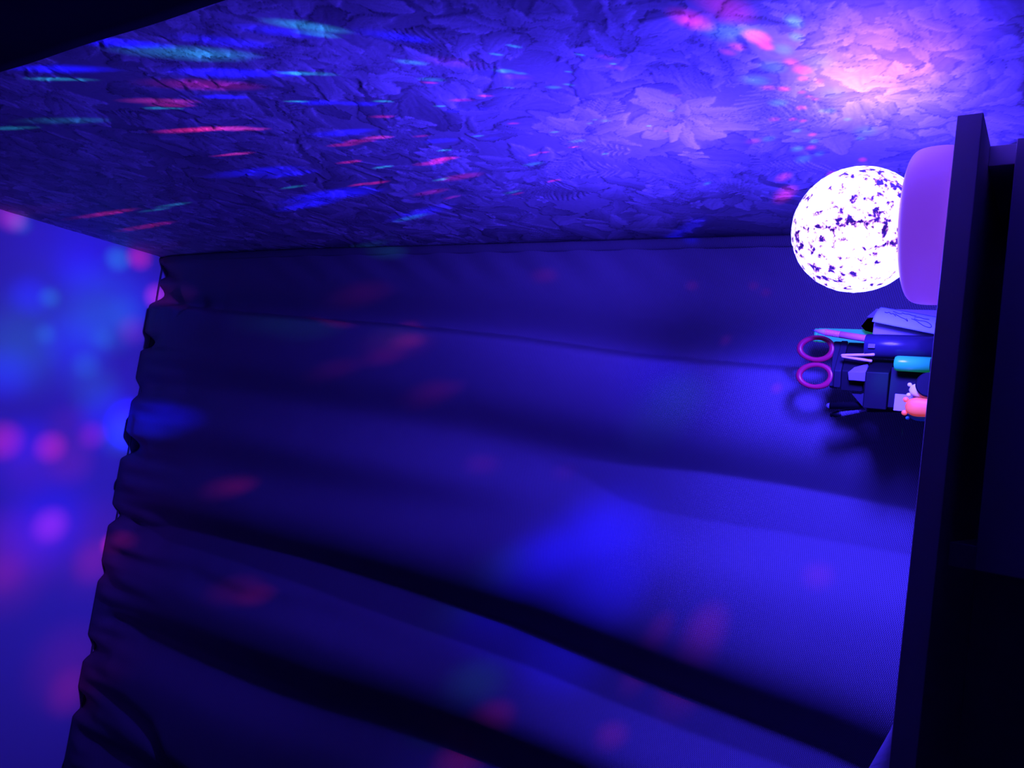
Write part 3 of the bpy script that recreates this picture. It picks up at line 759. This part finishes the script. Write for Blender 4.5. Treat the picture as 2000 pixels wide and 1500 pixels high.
# ---- black stepped case behind the handles
cs = thing_on('plastic_case', 'black stepped plastic case directly under the scissors handles, behind the shiny wrapper', 'stationery', Q(1660, 715, .8496).x, .8676)
bm = bmesh.new(); corner_block(bm, 1628.5, 1643, 664, 724, 758, .8424, .016)
put('cap', bm, 'charcoal', cs, False, .0012, 3)
bm = bmesh.new(); c, r_, l, zb, zt = corner_block(bm, 1643, 1687, 668, 725, 765, .8413, .016)
put('body', bm, 'black', cs, False, .0012, 3)
bm = bmesh.new(); bx(bm, l.x + .006, l.x + .020, .8550, .8600, TRAY_Z + .0004, zb + .0004)
put('foot', bm, 'black', cs, False, .0006)

# ---- two matchsticks
for k, (a, b, txt) in enumerate([((1643, 694), (1686, 693), 'upper of two bare pale wooden matchsticks beside the navy cup'), ((1644, 696), (1676, 701), 'lower of two bare pale wooden matchsticks beside the navy cup')]):
    A = Q(*a, .8352 + .0 * k); B = Q(*b, .8309 + .004 * k)
    d = (A - B).normalized(); e = A - d * (.034 if k == 0 else .030)
    bm = bmesh.new(); lathe_along(bm, A, e, [(0, .0011), (.05, .0016), (.98, .0015), (1, .001)], 8)
    o = recentre(put('matchstick', bm, 'wood')); tag(o, txt, 'matchstick', 'matchsticks in the organizer')

# ---- shiny folded wrapper
bm = bmesh.new()
pts = [(1656, 727), (1668, 717), (1692, 711), (1692, 745), (1657, 742)]
W_ = [Q(a, b, .8338) for a, b in pts]
off = [Vector((0, 0, 0)), Vector((.001, .006, .001)), Vector((.002, .008, 0)), Vector((0, 0, 0)), Vector((0, .001, 0))]
n = 5
fr = [bm.verts.new(p + q) for p, q in zip(W_, off)]; bk = [bm.verts.new(p + q * .5 + Vector((0.0, .007, -.0015))) for p, q in zip(W_, off)]
ctr = bm.verts.new(Q(1672, 727, .832)); c2 = bm.verts.new(Q(1692, 727, .8316))
bm.faces.new((fr[0], fr[1], ctr)); bm.faces.new((fr[1], fr[2], c2, ctr)); bm.faces.new((fr[0], ctr, fr[4])); bm.faces.new((ctr, c2, fr[3], fr[4])); 
bm.faces.new(bk[::-1])
bm.faces.new((fr[0], fr[4], bk[4], bk[0])); bm.faces.new((fr[4], fr[3], bk[3], bk[4])); bm.faces.new((fr[3], c2, fr[2], bk[2], bk[3])); bm.faces.new((fr[2], fr[1], bk[1], bk[2])); bm.faces.new((fr[1], fr[0], bk[0], bk[1]))
o = recentre(put('plastic_wrapper', bm, 'clear', None, False, .0004)); tag(o, 'shiny creased clear plastic wrapper poking out above the tall black block', 'wrapper')

# ---- green highlighter with a groove, behind the pencil
GY = .885
g = thing_on('highlighter', 'flat translucent green highlighter standing behind the pink pencil and scissors', 'pen', Q(1640, 654, GY).x, GY)
x0, x1 = Q(1600, 667, GY).x, Q(1600, 641, GY).x; zt = Q(1589, 654, GY).z
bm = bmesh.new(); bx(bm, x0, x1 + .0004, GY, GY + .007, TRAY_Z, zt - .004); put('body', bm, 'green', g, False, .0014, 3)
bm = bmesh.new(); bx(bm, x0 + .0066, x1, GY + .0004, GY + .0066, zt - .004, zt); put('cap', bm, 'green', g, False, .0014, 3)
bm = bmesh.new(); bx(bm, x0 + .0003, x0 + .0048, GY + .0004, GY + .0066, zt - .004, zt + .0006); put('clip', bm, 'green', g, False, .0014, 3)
tag(bpy.data.objects[g.name].children[0])

# ---- handwritten note, curved, leaning on the organiser
def patch(c00, c10, c01, c11, bulge, nu=24, nv=10, tag_uv=False):
    P = np.zeros((nv, nu, 3))
    for j in range(nv):
        for i in range(nu):
            u, v_ = i / (nu - 1), j / (nv - 1)
            p = c00.lerp(c10, u).lerp(c01.lerp(c11, u), v_)
            P[j, i] = p + Vector((.25, -1, 0)).normalized() * bulge * math.sin(PI * v_)
    return P
NY = .8309
n00, n10 = Q(1703, 628, NY), Q(1833, 654, NY); n01, n11 = Q(1721, 599, NY + .014), Q(1833, 619, NY + .014)
def on_note(u, v_, lift=.0003):
    p = n00.lerp(n10, u).lerp(n01.lerp(n11, u), v_); return p + Vector((.25, -1, 0)).normalized() * (.0035 * math.sin(PI * v_) + lift)
note = thing_on('paper_note', 'curved white paper note with a cursive scribble between the lamp and the navy cup', 'note', n10.x, NY + .006, min(n10.z, n11.z))
o = put('sheet', grid_mesh('sheet', patch(n00, n10, n01, n11, .0035)), 'paper', note)
so = o.modifiers.new('thickness', 'SOLIDIFY'); so.thickness = .0003; so.offset = -1
bm = bmesh.new()
strokes = [[(.13, .62), (.17, .60), (.2, .66), (.24, .58), (.27, .63), (.3, .57), (.33, .50)], [(.3, .64), (.36, .55), (.42, .48), (.48, .44), (.53, .34), (.52, .42), (.5, .47)],
           [(.40, .80), (.46, .76), (.52, .78), (.58, .74), (.64, .76)], [(.58, .52), (.66, .46), (.72, .36), (.8, .26), (.88, .25), (.9, .34), (.86, .46), (.78, .52), (.70, .50), (.62, .56)], [(.62, .66), (.7, .70), (.78, .66), (.86, .68)], [(.25, .78), (.3, .74), (.35, .70), (.41, .72)]]
for st in strokes:
    pts = smooth_path([Vector((a, b, 0)) for a, b in st], 5)
    tube(bm, [on_note(p.x, p.y, .0004) for p in pts], .0003, 5)
put('handwriting', bm, 'ink', note)
# slip behind it and the folded paper below
bm = bmesh.new(); a = Q(1693, 619, .8532); b = Q(1712, 603, .864); c = Q(1712, 621, .8532)
e1, e2 = Q(1830, 622, .8532), Q(1830, 606, .864)
fr = [bm.verts.new(p) for p in (a, c, e1, e2, b)]; r_ = bmesh.ops.solidify(bm, geom=[bm.faces.new(fr)], thickness=.0006)
o = recentre(put('paper_slip', bm, 'paper_dim', None, False)); tag(o, 'small dim paper slip whose corner shows behind the curved white note', 'paper')
bm = bmesh.new(); a = Q(1703, 652, .8424); b = Q(1703, 629, .8424); bx(bm, a.x, b.x, .8446, .8496, TRAY_Z, a.z)
o = recentre(put('eraser', bm, 'paper_dim', None, False, .001)); tag(o, 'dull pale rectangular eraser standing between the curved note and the navy cup', 'eraser')
# dark clip jutting above the slip
bm = bmesh.new(); 
P_ = [Q(1682, 637, .8726), Q(1694, 622, .8726), Q(1706, 620, .8726), Q(1706, 650, .8726), Q(1690, 646, .8726)]
fr = [bm.verts.new(p) for p in P_]; bmesh.ops.solidify(bm, geom=[bm.faces.new(fr)], thickness=.006)
bx(bm, Q(1706, 645, .8726).x, Q(1706, 622, .8726).x, .8726, .8762, TRAY_Z, Q(1700, 640, .8726).z)
o = recentre(put('binder_clip', bm, 'charcoal', None, False, .0006)); tag(o, 'black angular clip beside the green highlighter, behind the paper note', 'clip')

# ---- teal marker
TY = .8186
a, b = Q(1747, 711, TY), Q(1825, 711, TY)
mr_ = abs(Q(1780, 696, TY).x - Q(1780, 726, TY).x) / 2; mx_ = Q(1780, 711, TY).x
t = thing_on('marker', 'thick teal-green marker standing in front of the navy cup', 'marker', mx_, TY, TRAY_Z)
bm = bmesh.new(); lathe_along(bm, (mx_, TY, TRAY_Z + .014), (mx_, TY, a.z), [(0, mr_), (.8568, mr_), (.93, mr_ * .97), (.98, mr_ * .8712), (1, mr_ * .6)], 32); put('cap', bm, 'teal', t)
bm = bmesh.new(); lathe_along(bm, (mx_, TY, TRAY_Z + .0003), (mx_, TY, TRAY_Z + .014), [(0, mr_ * .8712), (1, mr_ * .88)], 32); put('barrel', bm, 'charcoal', t)

# ---- small pale card
a, b = Q(1745, 802, .8266), Q(1746, 769, .8266)
bm = bmesh.new(); bx(bm, a.x, b.x, .8251, .8269, TRAY_Z, a.z)
o = recentre(put('card', bm, 'paper_dim', None, False, .0005)); tag(o, 'small pale card standing under the tall black block, behind the bear erasers', 'card')

# ---- bear-shaped rubbers
def bear(px0, py0, py1, Y, m, label, ears=True, tilt=0):
    """rounded upright bear-shaped rubber; photo px0 is its head, py0..py1 its width"""
    x1, x0 = Q(px0 + 14, py0, Y).x, Q(px0 + 14, py1, Y).x; w_ = x1 - x0; xc = (x0 + x1) / 2
    zt = Q(px0 + 4, (py0 + py1) / 2, Y).z; z0 = TRAY_Z + .0002; h = zt - z0
    r = thing_on('bear_eraser', label, 'eraser', xc, Y, z0, 'bear-shaped erasers')
    bm = bmesh.new(); nr, ns = 22, 28; rings = []
    for j in range(nr):
        f = j / (nr - 1)
        k = (1 - abs(2 * f - 1) ** 7) ** .5 if f < .5 else math.sqrt(max(0, 1 - ((f - .5) / .5) ** 3.2))
        wv = 1 + .03 * math.cos(f * 9)
        rings.append([bm.verts.new((xc + math.copysign(abs(math.cos(t_)) ** .75, math.cos(t_)) * w_ / 2 * max(k, .02) * wv, Y + math.copysign(abs(math.sin(t_)) ** .75, math.sin(t_)) * w_ * .36 * max(k, .02), z0 + h * f)) for t_ in [2 * PI * q / ns for q in range(ns)]])
    for A, B in zip(rings, rings[1:]):
        for q in range(ns): bm.faces.new((A[q], A[(q + 1) % ns], B[(q + 1) % ns], B[q]))
    bm.faces.new(rings[0][::-1]); bm.faces.new(rings[-1]); put('body', bm, m, r)
    for sgn in (-1, 1):
        bm = bmesh.new(); bmesh.ops.create_uvsphere(bm, u_segments=16, v_segments=12, radius=w_ * .15)
        bmesh.ops.transform(bm, matrix=Matrix.Translation((xc + sgn * w_ * .36, Y, zt - h * .01)) @ Matrix.Diagonal((1, .7, 1, 1)), verts=bm.verts[:]); put('ear', bm, m, r)
    return r
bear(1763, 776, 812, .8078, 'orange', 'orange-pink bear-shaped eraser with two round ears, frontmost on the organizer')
bear(1771, 748, 776, .815, 'cream', 'cream bear-shaped eraser between the orange bear eraser and the black disc')
bear(1769, 796, 821, .8183, 'dark_teal', 'dark teal bear-shaped eraser mostly hidden behind the orange one')
# black disc
a = Q(1818, 752, .8075); bm = bmesh.new()
rr = abs(Q(1789, 752, .8075).z - a.z) 
zc = max(a.z, TRAY_Z + rr + .0003) if False else TRAY_Z + (Q(1788, 752, .8075).z - TRAY_Z) / 2
rr = (Q(1788, 752, .8075).z - TRAY_Z) / 2
lathe_along(bm, (a.x, .8052, zc), (a.x, .8096, zc), [(0, rr * .9), (.12, rr), (.88, rr), (1, rr * .9)], 48)
o = recentre(put('round_lid', bm, 'black', None, False)); tag(o, 'round black lid standing on edge beside the cream bear eraser', 'lid')

# ---- black pen and clear ballpoint leaning out to the left
def leaning(name, label, A, B, parts, group=None):
    A, B = Vector(A), Vector(B); d = (A - B).normalized(); E = B - d * ((B.z - TRAY_Z - .002) / d.z) if d.z > .2 else B
    r = thing_on(name, label, 'pen', E.x, E.y, E.z, group); L_ = (A - E).length
    for nm, m, s0, s1, prof in parts:
        bm = bmesh.new(); s1 = L_ if s1 is None else s1
        lathe_along(bm, A - d * s0, A - d * s1, prof, 20); put(nm, bm, m, r)
    return r
leaning('pen', 'black pen leaning out beside the clear ballpoint, left of the tall block', Q(1614, 793, .8611), Q(1690, 791, .8582),
        [('barrel', 'black', .004, None, [(0, .0036), (1, .0036)]), ('end_plug', 'cable', 0, .0042, [(0, .0017), (.3, .0029), (1, .0033)])])
leaning('ballpoint_pen', 'clear ballpoint pen with a visible spring leaning out below the black pen', Q(1624, 811, .8698), Q(1692, 797, .8626),
        [('barrel', 'clear', .010, None, [(0, .0034), (1, .0034)]), ('button', 'black', -.001, .011, [(0, .0018), (.3, .0019), (.32, .0030), (1, .0032)])])
bp_ = [o for o in COL.objects if o.name.startswith('ballpoint_pen')][0]
A, B = Q(1624, 811, .8698), Q(1692, 797, .8626); d = (A - B).normalized(); u = d.cross(Vector((0, 1, 0))).normalized(); v2 = d.cross(u)
bm = bmesh.new(); tube(bm, [A - d * (.012 + .018 * k / 140) + (u * math.cos(k * .6) + v2 * math.sin(k * .6)) * .0037 for k in range(140)], .0004, 5)
put('spring', bm, 'clear', bp_)

# ---- booklet at the far left end of the desk
bm = bmesh.new()
A, B = Q(1746, 1420, .66), Q(1698, 1502, .68)
d = (B - A); 
P_ = [A - d * .25, A + d * 3.0]
z0 = DZ + .0004
lowA = Vector((P_[0].x, P_[0].y, z0)); 
nu = 20; V0 = []
top = [P_[0].lerp(P_[1], k / (nu - 1)) for k in range(nu)]
g_ = np.zeros((2, nu, 3))
for k, p in enumerate(top):
    f = k / (nu - 1); zz = p.z if f < .45 else p.z - (f - .45) * .02
    g_[1, k] = (p.x, p.y, max(z0 + .0005, zz)); g_[0, k] = (p.x + .03, p.y - .045, z0)
bk = thing_on('booklet', 'smooth pale booklet propped at the far end of the desk, in the bottom corner', 'booklet', float(top[8].x), .66)
o = put('cover', grid_mesh('cover', g_), 'sheet', bk); so = o.modifiers.new('thickness', 'SOLIDIFY'); so.thickness = .002; so.offset = 0
a, b = Q(1741, 1462, .652), Q(1732, 1500, .656)
bm = bmesh.new(); tube(bm, [a, a.lerp(b, .5) + Vector((0, 0, .0008)), b, b + (b - a) * 1.5], .0012, 8, flat=.5)
put('page_edge', bm, 'paper', bk)
